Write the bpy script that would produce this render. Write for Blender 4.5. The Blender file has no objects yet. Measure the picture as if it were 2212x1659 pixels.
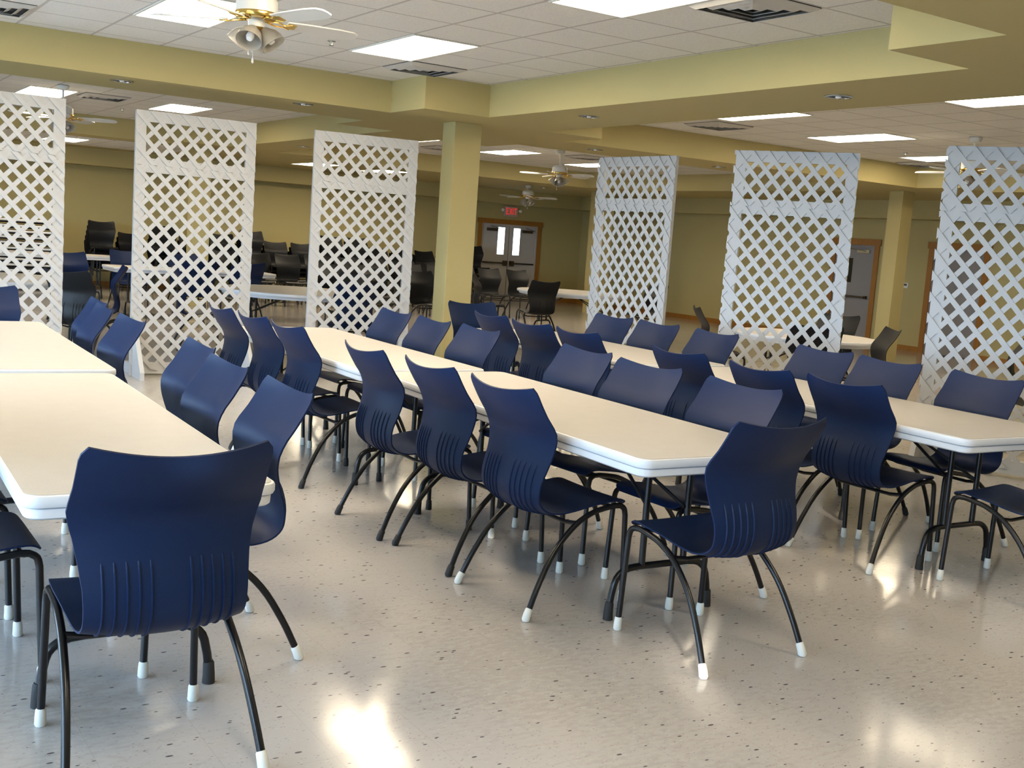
import bpy, bmesh, math, random
from mathutils import Vector, Matrix
random.seed(7)
sc = bpy.context.scene
C = sc.collection
PI = math.pi

# ------------------------------------------------------------------ camera
HC, YAW, PITCH, ROLL, FPX = 1.5126, 0.9895, -0.1275, 0.0708, 2411.8
fw = Vector((math.cos(YAW)*math.cos(PITCH), math.sin(YAW)*math.cos(PITCH), math.sin(PITCH)))
rt = fw.cross(Vector((0, 0, 1))).normalized()
up = rt.cross(fw)
cr, sr = math.cos(ROLL), math.sin(ROLL)
r2 = cr*rt + sr*up
u2 = -sr*rt + cr*up
cam = bpy.data.cameras.new('camera')
camo = bpy.data.objects.new('camera', cam)
C.objects.link(camo)
M = Matrix((r2, u2, -fw)).transposed().to_4x4()
M.translation = Vector((0, 0, HC))
camo.matrix_world = M
cam.sensor_width = 36.0
cam.lens = FPX/2212*36.0
cam.clip_end = 200
cam.dof.use_dof = False
sc.camera = camo

# ------------------------------------------------------------------ world, exposure
W_STRENGTH = 27.0
TROFFER = 22.5
SUN = 6.5
world = bpy.data.worlds.new('World')
sc.world = world
world.use_nodes = True
bg = world.node_tree.nodes['Background']
bg.inputs[0].default_value = (0.50, 0.73, 1.0, 1)
bg.inputs[1].default_value = W_STRENGTH
sc.view_settings.view_transform = 'Standard'
sc.view_settings.look = 'None'
sc.view_settings.gamma = 1.0
sc.view_settings.exposure = 0.12
sc.view_settings.use_curve_mapping = False
sun = bpy.data.lights.new('sun', 'SUN')
sun.energy = SUN
sun.angle = math.radians(0.6)
sun.color = (1.0, 0.9, 0.74)
suno = bpy.data.objects.new('sun', sun)
C.objects.link(suno)
SUND = Vector((0.45, 0.87, -0.18)).normalized()
suno.rotation_euler = SUND.to_track_quat('-Z', 'Y').to_euler()
suno.location = (-6, -8, 5)

# ------------------------------------------------------------------ materials
def mat(name, rgb, rough=0.6, metal=0.0, spec=0.5, emit=None, bump=None, var=None, coat=0.0, alpha=None, trans=0.0):
    m = bpy.data.materials.new(name)
    m.use_nodes = True
    nt = m.node_tree
    p = nt.nodes['Principled BSDF']
    p.inputs['Base Color'].default_value = (*rgb, 1)
    p.inputs['Roughness'].default_value = rough
    p.inputs['Metallic'].default_value = metal
    p.inputs['Specular IOR Level'].default_value = spec
    p.inputs['Coat Weight'].default_value = coat
    if trans:
        p.inputs['Transmission Weight'].default_value = trans
    if emit:
        p.inputs['Emission Color'].default_value = (*emit[0], 1)
        p.inputs['Emission Strength'].default_value = emit[1]
    if bump or var:
        tc = nt.nodes.new('ShaderNodeTexCoord')
    if bump:
        sc_, st = bump
        n = nt.nodes.new('ShaderNodeTexNoise')
        n.inputs['Scale'].default_value = sc_
        n.inputs['Detail'].default_value = 3
        b = nt.nodes.new('ShaderNodeBump')
        b.inputs['Strength'].default_value = st
        b.inputs['Distance'].default_value = 0.01
        nt.links.new(tc.outputs['Object'], n.inputs['Vector'])
        nt.links.new(n.outputs['Fac'], b.inputs['Height'])
        nt.links.new(b.outputs['Normal'], p.inputs['Normal'])
    if var:
        vs, amt = var
        n = nt.nodes.new('ShaderNodeTexNoise')
        n.inputs['Scale'].default_value = vs
        n.inputs['Detail'].default_value = 4
        r = nt.nodes.new('ShaderNodeMapRange')
        r.inputs['To Min'].default_value = 1-amt
        r.inputs['To Max'].default_value = 1+amt
        mx = nt.nodes.new('ShaderNodeVectorMath')
        mx.operation = 'SCALE'
        mx.inputs[0].default_value = rgb
        nt.links.new(tc.outputs['Object'], n.inputs['Vector'])
        nt.links.new(n.outputs['Fac'], r.inputs['Value'])
        nt.links.new(r.outputs['Result'], mx.inputs['Scale'])
        nt.links.new(mx.outputs['Vector'], p.inputs['Base Color'])
    return m

def nd(nt, t, **kw):
    n = nt.nodes.new(t)
    for k, v in kw.items():
        setattr(n, k, v)
    return n

def math_node(nt, op, a, b=None, c=None):
    n = nd(nt, 'ShaderNodeMath', operation=op)
    for i, v in enumerate((a, b, c)):
        if v is None:
            continue
        if isinstance(v, (int, float)):
            n.inputs[i].default_value = v
        else:
            nt.links.new(v, n.inputs[i])
    return n.outputs[0]

U = 0.6096
GX, GY = 4.1129, 7.3779

def grid_mask(nt, pos, px, py, ox, oy, half):
    sep = nd(nt, 'ShaderNodeSeparateXYZ')
    nt.links.new(pos, sep.inputs[0])
    out = []
    for ch, per, off in (('X', px, ox), ('Y', py, oy)):
        a = math_node(nt, 'SUBTRACT', sep.outputs[ch], off)
        a = math_node(nt, 'DIVIDE', a, per)
        a = math_node(nt, 'FRACT', a)
        a = math_node(nt, 'SUBTRACT', a, 0.5)
        a = math_node(nt, 'ABSOLUTE', a)
        a = math_node(nt, 'GREATER_THAN', a, 0.5-half/per)
        out.append(a)
    return math_node(nt, 'MAXIMUM', out[0], out[1])

def ceiling_material():
    m = bpy.data.materials.new('acoustic_tile')
    m.use_nodes = True
    nt = m.node_tree
    p = nt.nodes['Principled BSDF']
    p.inputs['Roughness'].default_value = 0.9
    g = nd(nt, 'ShaderNodeNewGeometry')
    mask = grid_mask(nt, g.outputs['Position'], U, U, GX-20*U, GY-30*U, 0.012)
    n = nd(nt, 'ShaderNodeTexNoise')
    n.inputs['Scale'].default_value = 90
    n.inputs['Detail'].default_value = 4
    nt.links.new(g.outputs['Position'], n.inputs['Vector'])
    cr_ = nd(nt, 'ShaderNodeValToRGB')
    cr_.color_ramp.elements[0].position = 0.35
    cr_.color_ramp.elements[0].color = (0.70, 0.69, 0.67, 1)
    cr_.color_ramp.elements[1].position = 0.6
    cr_.color_ramp.elements[1].color = (0.79, 0.78, 0.76, 1)
    nt.links.new(n.outputs['Fac'], cr_.inputs[0])
    mx = nd(nt, 'ShaderNodeMix', data_type='RGBA')
    nt.links.new(mask, mx.inputs['Factor'])
    nt.links.new(cr_.outputs[0], mx.inputs['A'])
    mx.inputs['B'].default_value = (0.52, 0.50, 0.485, 1)
    nt.links.new(mx.outputs['Result'], p.inputs['Base Color'])
    b = nd(nt, 'ShaderNodeBump')
    b.inputs['Strength'].default_value = 0.25
    b.inputs['Distance'].default_value = 0.01
    nt.links.new(n.outputs['Fac'], b.inputs['Height'])
    nt.links.new(b.outputs['Normal'], p.inputs['Normal'])
    return m

def floor_material():
    m = bpy.data.materials.new('speckled_vinyl_tile')
    m.use_nodes = True
    nt = m.node_tree
    p = nt.nodes['Principled BSDF']
    p.inputs['Roughness'].default_value = 0.13
    p.inputs['Specular IOR Level'].default_value = 0.42
    g = nd(nt, 'ShaderNodeNewGeometry')
    pos = g.outputs['Position']
    # streaky flecks, all running the same way as in rolled vinyl tile
    mp = nd(nt, 'ShaderNodeMapping')
    mp.inputs['Rotation'].default_value = (0, 0, 0.35)
    mp.inputs['Scale'].default_value = (1.0, 2.3, 1.0)
    nt.links.new(pos, mp.inputs['Vector'])
    def flecks(scale, thr, w):
        v = nd(nt, 'ShaderNodeTexVoronoi')
        v.inputs['Scale'].default_value = scale
        nt.links.new(mp.outputs[0], v.inputs['Vector'])
        rnd = nd(nt, 'ShaderNodeSeparateColor')
        nt.links.new(v.outputs['Color'], rnd.inputs[0])
        a = math_node(nt, 'GREATER_THAN', rnd.outputs[0], thr)
        size = math_node(nt, 'MULTIPLY', rnd.outputs[1], w)
        b_ = math_node(nt, 'LESS_THAN', v.outputs['Distance'], size)
        return math_node(nt, 'MULTIPLY', a, b_)
    f1 = flecks(31, 0.86, 0.36)
    f2 = flecks(80, 0.74, 0.40)
    f3 = flecks(60, 0.70, 0.45)
    n = nd(nt, 'ShaderNodeTexNoise')
    n.inputs['Scale'].default_value = 22
    n.inputs['Detail'].default_value = 6
    nt.links.new(mp.outputs[0], n.inputs['Vector'])
    n2 = nd(nt, 'ShaderNodeTexNoise')
    n2.inputs['Scale'].default_value = 1.1
    n2.inputs['Detail'].default_value = 3
    nt.links.new(pos, n2.inputs['Vector'])
    s = math_node(nt, 'ADD', n.outputs['Fac'], n2.outputs['Fac'])
    ramp = nd(nt, 'ShaderNodeValToRGB')
    ramp.color_ramp.elements[0].position = 0.75
    ramp.color_ramp.elements[0].color = (0.40, 0.37, 0.35, 1)
    ramp.color_ramp.elements[1].position = 1.22
    ramp.color_ramp.elements[1].color = (0.455, 0.425, 0.405, 1)
    hs = math_node(nt, 'MULTIPLY', s, 1.0)
    nt.links.new(hs, ramp.inputs[0])
    last = ramp.outputs[0]
    for f, col, amt in ((f3, (0.51, 0.485, 0.46), 0.6), (f2, (0.25, 0.215, 0.20), 0.65), (f1, (0.07, 0.06, 0.065), 0.9)):
        mx = nd(nt, 'ShaderNodeMix', data_type='RGBA')
        fa = math_node(nt, 'MULTIPLY', f, amt)
        nt.links.new(fa, mx.inputs['Factor'])
        nt.links.new(last, mx.inputs['A'])
        mx.inputs['B'].default_value = (*col, 1)
        last = mx.outputs['Result']
    seam = grid_mask(nt, pos, 0.3048, 0.3048, 0.1, 0.05, 0.0012)
    mx = nd(nt, 'ShaderNodeMix', data_type='RGBA')
    nt.links.new(math_node(nt, 'MULTIPLY', seam, 0.22), mx.inputs['Factor'])
    nt.links.new(last, mx.inputs['A'])
    mx.inputs['B'].default_value = (0.25, 0.21, 0.18, 1)
    nt.links.new(mx.outputs['Result'], p.inputs['Base Color'])
    rn = nd(nt, 'ShaderNodeTexNoise')
    rn.inputs['Scale'].default_value = 3.0
    rn.inputs['Detail'].default_value = 5
    nt.links.new(pos, rn.inputs['Vector'])
    rr = nd(nt, 'ShaderNodeMapRange')
    rr.inputs['To Min'].default_value = 0.075
    rr.inputs['To Max'].default_value = 0.18
    nt.links.new(rn.outputs['Fac'], rr.inputs['Value'])
    nt.links.new(rr.outputs['Result'], p.inputs['Roughness'])
    b = nd(nt, 'ShaderNodeBump')
    b.inputs['Strength'].default_value = 0.03
    b.inputs['Distance'].default_value = 0.01
    nb = nd(nt, 'ShaderNodeTexNoise')
    nb.inputs['Scale'].default_value = 7
    nt.links.new(pos, nb.inputs['Vector'])
    nt.links.new(nb.outputs['Fac'], b.inputs['Height'])
    nt.links.new(b.outputs['Normal'], p.inputs['Normal'])
    return m

def wood_material(name, c0, c1):
    m = bpy.data.materials.new(name)
    m.use_nodes = True
    nt = m.node_tree
    p = nt.nodes['Principled BSDF']
    p.inputs['Roughness'].default_value = 0.4
    tc = nd(nt, 'ShaderNodeTexCoord')
    mp = nd(nt, 'ShaderNodeMapping')
    mp.inputs['Scale'].default_value = (12, 12, 1.2)
    n = nd(nt, 'ShaderNodeTexNoise')
    n.inputs['Scale'].default_value = 4
    n.inputs['Detail'].default_value = 5
    r = nd(nt, 'ShaderNodeValToRGB')
    r.color_ramp.elements[0].color = (*c0, 1)
    r.color_ramp.elements[1].color = (*c1, 1)
    nt.links.new(tc.outputs['Object'], mp.inputs[0])
    nt.links.new(mp.outputs[0], n.inputs['Vector'])
    nt.links.new(n.outputs['Fac'], r.inputs[0])
    nt.links.new(r.outputs[0], p.inputs['Base Color'])
    return m

m_wall = mat('tan_paint', (0.49, 0.415, 0.19), 0.75, bump=(160, 0.15), var=(0.7, 0.04))
m_ceil = ceiling_material()
m_floor = floor_material()
m_oak = wood_material('oak_trim', (0.27, 0.11, 0.018), (0.42, 0.19, 0.035))
m_door = mat('grey_door_paint', (0.27, 0.26, 0.27), 0.5, bump=(60, 0.05))
m_doorw = mat('pale_door_paint', (0.52, 0.50, 0.50), 0.5, bump=(60, 0.05))
m_lite = mat('troffer_lens', (0.9, 0.9, 0.85), 0.5, emit=((1.0, 0.84, 0.60), TROFFER), bump=(300, 0.1))
m_frame = mat('white_enamel', (0.75, 0.74, 0.70), 0.45, bump=(80, 0.03))
m_vent = mat('vent_metal', (0.55, 0.53, 0.50), 0.5, bump=(80, 0.03))
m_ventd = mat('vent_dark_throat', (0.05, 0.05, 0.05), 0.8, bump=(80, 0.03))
m_shell = mat('navy_polypropylene', (0.0048, 0.0150, 0.055), 0.46, spec=0.18, bump=(420, 0.12), var=(3, 0.08))
m_shellk = mat('charcoal_polypropylene', (0.010, 0.011, 0.013), 0.46, spec=0.25, bump=(420, 0.12), var=(3, 0.08))
m_tube = mat('black_powder_tube', (0.006, 0.006, 0.008), 0.30, spec=0.4, bump=(200, 0.02))
m_capw = mat('white_rubber_cap', (0.70, 0.70, 0.66), 0.6, bump=(100, 0.1))
m_capb = mat('black_rubber_cap', (0.015, 0.015, 0.016), 0.7, bump=(100, 0.1))
m_top = mat('beige_laminate_top', (0.475, 0.45, 0.43), 0.42, spec=0.3, bump=(260, 0.12), var=(14, 0.05))
m_edge = mat('white_plastic_edge', (0.68, 0.70, 0.74), 0.45, bump=(120, 0.05))  # white plastic with the blue tint of window daylight put into its colour
m_lat = mat('white_vinyl_lattice', (0.455, 0.46, 0.47), 0.5, bump=(60, 0.04), var=(4, 0.03))
m_brass = mat('polished_brass', (0.75, 0.52, 0.16), 0.18, metal=1.0, bump=(40, 0.03))
m_chrome = mat('chrome', (0.62, 0.64, 0.66), 0.15, metal=1.0, bump=(40, 0.03))
m_fan = mat('white_fan_enamel', (0.72, 0.72, 0.70), 0.3, bump=(30, 0.03))
m_shade = mat('frosted_glass_shade', (0.66, 0.62, 0.55), 0.30, trans=0.6, bump=(90, 0.2))
m_bulb = mat('white_bulb_glass', (0.9, 0.9, 0.92), 0.2, bump=(40, 0.02))
m_refl = mat('dim_reflector', (0.10, 0.10, 0.11), 0.3, metal=0.6, bump=(60, .05))
m_red = mat('red_sign_letters', (0.75, 0.05, 0.05), 0.5, emit=((1.0, 0.08, 0.06), 0.35), bump=(50, 0.03))
m_signw = mat('sign_plastic', (0.62, 0.45, 0.42), 0.5, bump=(50, 0.03))
m_glassd = mat('dark_wired_glass', (0.03, 0.028, 0.02), 0.1, bump=(50, 0.02))
m_day = mat('daylit_glass_lite', (0.8, 0.9, 0.95), 0.1, emit=((0.80, 0.95, 1.0), 3.2), var=(9, 0.2))
m_bronze = mat('bronze_push_bar', (0.10, 0.075, 0.05), 0.35, metal=0.7, bump=(60, 0.03))
m_leaf = mat('leaf_green', (0.045, 0.07, 0.03), 0.7, var=(3, 0.3))
m_ground = mat('outside_concrete', (0.30, 0.31, 0.30), 0.9, var=(2, 0.1))

# ------------------------------------------------------------------ geometry helpers
def box(bm, x0, x1, y0, y1, z0, z1):
    v = [bm.verts.new((x, y, z)) for z in (z0, z1) for y in (y0, y1) for x in (x0, x1)]
    for f in ((0, 2, 3, 1), (4, 5, 7, 6), (0, 1, 5, 4), (2, 6, 7, 3), (0, 4, 6, 2), (1, 3, 7, 5)):
        bm.faces.new([v[i] for i in f])
    return v

def obox(bm, center, ax, ay, az):
    """box with half-axis vectors ax, ay, az"""
    c = Vector(center)
    v = [bm.verts.new(c + sx*ax + sy*ay + sz*az) for sz in (-1, 1) for sy in (-1, 1) for sx in (-1, 1)]
    for f in ((0, 2, 3, 1), (4, 5, 7, 6), (0, 1, 5, 4), (2, 6, 7, 3), (0, 4, 6, 2), (1, 3, 7, 5)):
        bm.faces.new([v[i] for i in f])
    return v

def catmull(pts, n):
    P = [Vector(p) for p in pts]
    P = [2*P[0]-P[1]] + P + [2*P[-1]-P[-2]]
    out = []
    for i in range(1, len(P)-2):
        for k in range(n):
            t = k/n
            a, b, c, d = P[i-1], P[i], P[i+1], P[i+2]
            out.append(0.5*((2*b) + (c-a)*t + (2*a-5*b+4*c-d)*t*t + (3*b-a-3*c+d)*t*t*t))
    out.append(P[-2].copy())
    return out

def tube(bm, pts, r, seg=10, caps=True):
    P = [Vector(p) for p in pts]
    rings = []
    ref = None
    for i, p in enumerate(P):
        d = (P[min(i+1, len(P)-1)] - P[max(i-1, 0)]).normalized()
        if ref is None:
            ref = d.orthogonal().normalized()
        ref = (ref - d*ref.dot(d)).normalized()
        bi = d.cross(ref)
        rr = r[i] if isinstance(r, (list, tuple)) else r
        rings.append([bm.verts.new(p + rr*(math.cos(2*PI*k/seg)*ref + math.sin(2*PI*k/seg)*bi)) for k in range(seg)])
    for a, b in zip(rings, rings[1:]):
        for k in range(seg):
            bm.faces.new((a[k], a[(k+1) % seg], b[(k+1) % seg], b[k]))
    if caps:
        bm.faces.new(rings[0][::-1])
        bm.faces.new(rings[-1])

def lathe(bm, prof, seg=24, cx=0, cy=0, M=None):
    rings = []
    for r, z in prof:
        ring = []
        for k in range(seg):
            v = Vector((cx + r*math.cos(2*PI*k/seg), cy + r*math.sin(2*PI*k/seg), z))
            if M is not None:
                v = M @ v
            ring.append(bm.verts.new(v))
        rings.append(ring)
    for a, b in zip(rings, rings[1:]):
        for k in range(seg):
            bm.faces.new((a[k], a[(k+1) % seg], b[(k+1) % seg], b[k]))
    if prof[0][0] > 1e-5:
        bm.faces.new(rings[0][::-1])
    if prof[-1][0] > 1e-5:
        bm.faces.new(rings[-1])

def prism(bm, poly, z0, z1):
    a = [bm.verts.new((x, y, z0)) for x, y in poly]
    b = [bm.verts.new((x, y, z1)) for x, y in poly]
    n = len(poly)
    for i in range(n):
        bm.faces.new((a[i], a[(i+1) % n], b[(i+1) % n], b[i]))
    bm.faces.new(a[::-1])
    bm.faces.new(b)

def obj(name, bm, m, parent=None, smooth=False, bevel=0.0):
    bmesh.ops.remove_doubles(bm, verts=bm.verts, dist=1e-6)
    bmesh.ops.recalc_face_normals(bm, faces=bm.faces)
    me = bpy.data.meshes.new(name)
    bm.to_mesh(me)
    bm.free()
    for mm in (m if isinstance(m, (list, tuple)) else [m]):
        me.materials.append(mm)
    if smooth:
        me.shade_smooth()
    o = bpy.data.objects.new(name, me)
    C.objects.link(o)
    if parent:
        o.parent = parent
    if bevel:
        md = o.modifiers.new('bevel', 'BEVEL')
        md.width = bevel
        md.segments = 2
        md.limit_method = 'ANGLE'
    if smooth:
        me.set_sharp_from_angle(angle=math.radians(40))
    return o

def thing(name, label, cat, loc=(0, 0, 0), rz=0.0, group=None):
    o = bpy.data.objects.new(name, None)
    o.empty_display_size = 0.1
    C.objects.link(o)
    o.location = loc
    o.rotation_euler = (0, 0, rz)
    o['label'] = label
    o['category'] = cat
    if group:
        o['group'] = group
    return o

def dup(root, loc, rz, label, group=None, rot=None, capset=None):
    r = root.copy()
    C.objects.link(r)
    r.location = loc
    r.rotation_euler = rot if rot else (0, 0, rz)
    r['label'] = label
    if group:
        r['group'] = group
    for ch in list(root.children):
        c = ch.copy()
        C.objects.link(c)
        c.parent = r
        for g in list(ch.children):
            d = g.copy()
            C.objects.link(d)
            d.parent = c
    return r

def struct(name, bm, m, parent=None, label=None, bevel=0.0):
    o = obj(name, bm, m, parent, bevel=bevel)
    o['kind'] = 'structure'
    if label:
        o['label'] = label
    return o

# ------------------------------------------------------------------ room shell
X0, X1, Y0, Y1 = -4.2, 17.46, -3.6, 23.8
CZ, ZS, ZP = 3.048, 2.7285, 2.40
bm = bmesh.new(); box(bm, X0-.2, X1+.2, Y0-.2, Y1+.2, -0.1, 0); struct('floor', bm, m_floor)
bm = bmesh.new(); box(bm, X0-.2, X1+.2, Y0-.2, Y1+.2, CZ, CZ+.1); struct('ceiling', bm, m_ceil)

def wall_with_openings(name, axis, pos, a0, a1, t, openings, m):
    """axis 'x': wall plane x=pos running along y; openings = (a0,a1,z0,z1)"""
    bm = bmesh.new()
    def add(u0, u1, z0, z1):
        if u1-u0 < 1e-4 or z1-z0 < 1e-4:
            return
        if axis == 'x':
            box(bm, min(pos, pos+t), max(pos, pos+t), u0, u1, z0, z1)
        else:
            box(bm, u0, u1, min(pos, pos+t), max(pos, pos+t), z0, z1)
    cur = a0
    for (b0, b1, z0, z1) in sorted(openings):
        add(cur, b0, 0, CZ)
        add(b0, b1, 0, z0)
        add(b0, b1, z1, CZ)
        cur = b1
    add(cur, a1, 0, CZ)
    return struct(name, bm, m)

left_wins = [(-2.2, -0.2, 0.75, 2.35), (0.4, 2.4, 0.75, 2.35), (3.0, 5.0, 0.75, 2.35), (5.6, 7.6, 0.75, 2.35), (8.2, 10.2, 0.75, 2.35), (10.8, 12.8, 0.75, 2.35)]
front_wins = [(-3.0, -0.1, 0.95, 2.45), (0.3, 2.0, 0.95, 2.3)]
wall_with_openings('wall_left', 'x', X0, Y0-.2, Y1+.2, -0.2, left_wins, m_wall)
wall_with_openings('wall_front', 'y', Y0, X0, X1, -0.2, front_wins, m_wall)
wall_with_openings('wall_back', 'y', Y1, X0, X1, 0.2, [(14.42, 16.08, 0.0, 1.90)], m_wall)
D2 = (14.30, 15.24, 0.0, 1.90)
D3 = (11.95, 12.97, 0.0, 1.90)
wall_with_openings('wall_right', 'x', X1, Y0-.2, Y1+.2, 0.2, [D2, D3], m_wall)

# ceiling beams: a slab at beam height with coffers cut out of it
def cells_mesh(name, xs, ys, filled, z0, z1, m):
    bm = bmesh.new()
    vs = {}
    def v(i, j, z):
        k = (i, j, z)
        if k not in vs:
            vs[k] = bm.verts.new((xs[i], ys[j], z))
        return vs[k]
    nx, ny = len(xs)-1, len(ys)-1
    F = lambda i, j: 0 <= i < nx and 0 <= j < ny and filled((xs[i]+xs[i+1])/2, (ys[j]+ys[j+1])/2)
    for i in range(nx):
        for j in range(ny):
            if not F(i, j):
                continue
            bm.faces.new((v(i, j, z0), v(i, j+1, z0), v(i+1, j+1, z0), v(i+1, j, z0)))
            for di, dj, a, b in ((-1, 0, (i, j), (i, j+1)), (1, 0, (i+1, j+1), (i+1, j)), (0, -1, (i+1, j), (i, j)), (0, 1, (i, j+1), (i+1, j+1))):
                if not F(i+di, j+dj):
                    bm.faces.new((v(*a, z0), v(*b, z0), v(*b, z1), v(*a, z1)))
    return bm

coffers = [(-0.85, 5.985, 3.62, 10.62), (7.06, 15.1, 3.62, 11.12), (-0.85, 6.2, 11.72, 19.3), (7.1, 15.0, 12.2, 19.35), (-0.85, 5.985, -3.2, 2.45), (7.06, 15.1, -3.2, 2.45)]
J = 0.74
rects = []
for (a, b, c, d) in coffers:
    rects.append((a, b, c, d))
def filled(x, y):
    for (a, b, c, d) in rects:
        if a < x < b and c < y < d:
            # square blocks at the coffer corners round each column
            if (x < a+J or x > b-J) and (y < c+J or y > d-J):
                return True
            return False
    return True
xs = sorted({X0, X1} | {v for r in rects for v in (r[0], r[0]+J, r[1]-J, r[1])})
ys = sorted({Y0, Y1} | {v for r in rects for v in (r[2], r[2]+J, r[3]-J, r[3])})
bm = cells_mesh('trim_1', xs, ys, filled, ZS, CZ-0.001, m_wall)
struct('trim_1', bm, m_wall, label='tan ceiling beams dropped below the tiled ceiling')

# lower bulkheads along the back and right walls
bm = bmesh.new(); box(bm, X0, X1, Y1-.55, Y1, ZP, ZS); struct('trim_2', bm, m_wall, label='tan bulkhead along the top of the back wall')
bm = bmesh.new(); box(bm, X1-.5, X1, Y0, Y1-.55, ZP, ZS); struct('trim_3', bm, m_wall, label='tan bulkhead along the top of the right wall')
# tiled low ceiling strip before the back wall
bm = bmesh.new(); box(bm, 0.5, 6.2, 20.0, 22.4, ZS-.012, ZS-.001); struct('trim_4', bm, m_ceil)

# columns
def column(n, x, y, wx, wy, label):
    bm = bmesh.new()
    box(bm, x, x+wx, y, y+wy, 0, ZS)
    o = struct('trim_%d' % n, bm, m_wall, label=label, bevel=0.004)
column(5, 6.02, 10.62, 0.335, 0.335*0.78, 'tan square column between the lattice screens, beside the end of the tables')
column(6, 14.93, 11.80, 0.27, 0.27, 'tan square column before the grey doors on the right wall')
column(7, 15.15, 20.0, 0.38, 0.38, 'tan square column behind the fourth lattice screen')
column(8, 5.85, 19.2, 0.30, 0.30, 'tan column seen at the right edge of the second lattice screen')

# baseboards
bm = bmesh.new()
for (a, b) in ((Y0, D3[0]-.12), (D3[1]+.12, D2[0]-.12), (D2[1]+.12, Y1)):
    box(bm, X1-.016, X1-.001, a, b, 0, 0.10)
struct('baseboard_right', bm, m_oak)
bm = bmesh.new()
for (a, b) in ((X0, 14.30), (16.2, X1-.02)):
    box(bm, a, b, Y1-.016, Y1-.001, 0, 0.10)
struct('baseboard_back', bm, m_oak)

# ------------------------------------------------------------------ doors
def door_on_right(n, y0, y1, lite, bar, hinge_label):
    """door in the right wall; oak casing around it"""
    root = bpy.data.objects.new('door_%d' % n, None)
    C.objects.link(root)
    root['kind'] = 'structure'
    root['label'] = hinge_label
    x = X1
    z1 = 1.90
    bm = bmesh.new()
    box(bm, x+.03, x+.075, y0+.045, y1-.045, 0.01, z1-.045)
    obj('door_leaf', bm, m_door, root, bevel=0.003)
    bm = bmesh.new()
    box(bm, x+.12, x+.16, y0, y1, 0, z1)  # added panel behind the leaf, blocks outside light; not part of the frame
    box(bm, x-.004, x+.10, y0, y0+.045, 0, z1)
    box(bm, x-.004, x+.10, y1-.045, y1, 0, z1)
    box(bm, x-.004, x+.10, y0+.045, y1-.045, z1-.045, z1)
    obj('door_frame', bm, m_door, root)
    bm = bmesh.new()
    box(bm, x-.028, x-.001, y0-.11, y0, 0, z1)
    box(bm, x-.028, x-.001, y1, y1+.11, 0, z1)
    box(bm, x-.036, x-.001, y0-.14, y1+.14, z1, z1+.12)
    obj('casing', bm, m_oak, root, bevel=0.003)
    if lite:
        bm = bmesh.new()
        box(bm, x+.022, x+.031, y0+.53, y0+.65, 1.17, 1.64)
        obj('window_lite', bm, m_glassd, root)
    if bar:
        bm = bmesh.new()
        tube(bm, [(x-.03, y0+.12, .90), (x-.03, y1-.18, .90)], .018, 10)
        box(bm, x-.045, x+.03, y1-.22, y1-.10, .85, .95)
        box(bm, x-.02, x+.03, y0+.10, y0+.16, .87, .93)
        obj('push_bar', bm, m_bronze, root, smooth=True)
        bm = bmesh.new()
        box(bm, x-.02, x+.03, y0+.12, y0+.42, 1.75, 1.81)
        tube(bm, [(x-.01, y0+.2, 1.78), (x-.14, y0+.32, 1.80), (x-.02, y0+.62, 1.83)], .009, 6)
        obj('door_closer', bm, m_chrome, root)
    else:
        bm = bmesh.new()
        tube(bm, [(x+.03, y1-.12, .97), (x-.04, y1-.12, .97), (x-.045, y1-.13, .97), (x-.045, y1-.25, .97)], .011, 8)
        lathe(bm, [(.03, 0), (.03, .012)], 16, M=Matrix.Translation((x+.03, y1-.12, .97)) @ Matrix.Rotation(-PI/2, 4, 'Y'))
        obj('door_handle', bm, m_chrome, root, smooth=True)
door_on_right(1, D2[0], D2[1], True, True, 'grey door with narrow window and push bar in an oak casing')
door_on_right(2, D3[0], D3[1], False, False, 'plain grey door with lever handle in an oak casing')

root = bpy.data.objects.new('door_3', None); C.objects.link(root); root['kind'] = 'structure'
root['label'] = 'pale double exit doors with two tall lit windows in the back wall'
yb = Y1
for i, (a, b) in enumerate(((14.46, 15.24), (15.26, 16.04))):
    bm = bmesh.new(); box(bm, a, b, yb+.02, yb+.065, .01, 1.86)
    lf = obj('door_leaf', bm, m_doorw, root, bevel=.003)
    wx0, wx1 = (b-.33, b-.13) if i == 0 else (a+.11, a+.31)
    bm = bmesh.new()
    box(bm, wx0, wx1, yb+.012, yb+.02, 1.15, 1.82)
    obj('window_lite', bm, m_day, lf, bevel=.02)
    bm = bmesh.new()
    box(bm, wx0-.02, wx0, yb+.006, yb+.02, 1.13, 1.84); box(bm, wx1, wx1+.02, yb+.006, yb+.02, 1.13, 1.84)
    box(bm, wx0, wx1, yb+.006, yb+.02, 1.13, 1.15); box(bm, wx0, wx1, yb+.006, yb+.02, 1.82, 1.84)
    obj('lite_frame', bm, m_doorw, lf)
    bm = bmesh.new()
    tube(bm, [(a+.06, yb-.045, .94), (b-.06, yb-.045, .94)], .02, 10)
    e = b-.14 if i == 0 else a+.04
    box(bm, e, e+.10, yb-.06, yb+.02, .87, 1.00)
    box(bm, a+.04, a+.08, yb-.05, yb+.02, .92, .96); box(bm, b-.08, b-.04, yb-.05, yb+.02, .92, .96)
    obj('push_bar', bm, m_bronze, lf, smooth=True)
    bm = bmesh.new()
    e = a+.12 if i == 0 else b-.42
    box(bm, e, e+.30, yb-.04, yb+.02, 1.72, 1.79)
    tube(bm, [(e+.15, yb-.03, 1.76), (e+.25, yb-.2, 1.78), (e+.1, yb-.03, 1.84)], .009, 6)
    obj('door_closer', bm, m_bronze, lf)
bm = bmesh.new()
box(bm, 14.42, 16.08, yb+.12, yb+.16, 0, 1.9)  # added backing behind both leaves to stop outside light leaking through the gaps
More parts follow.
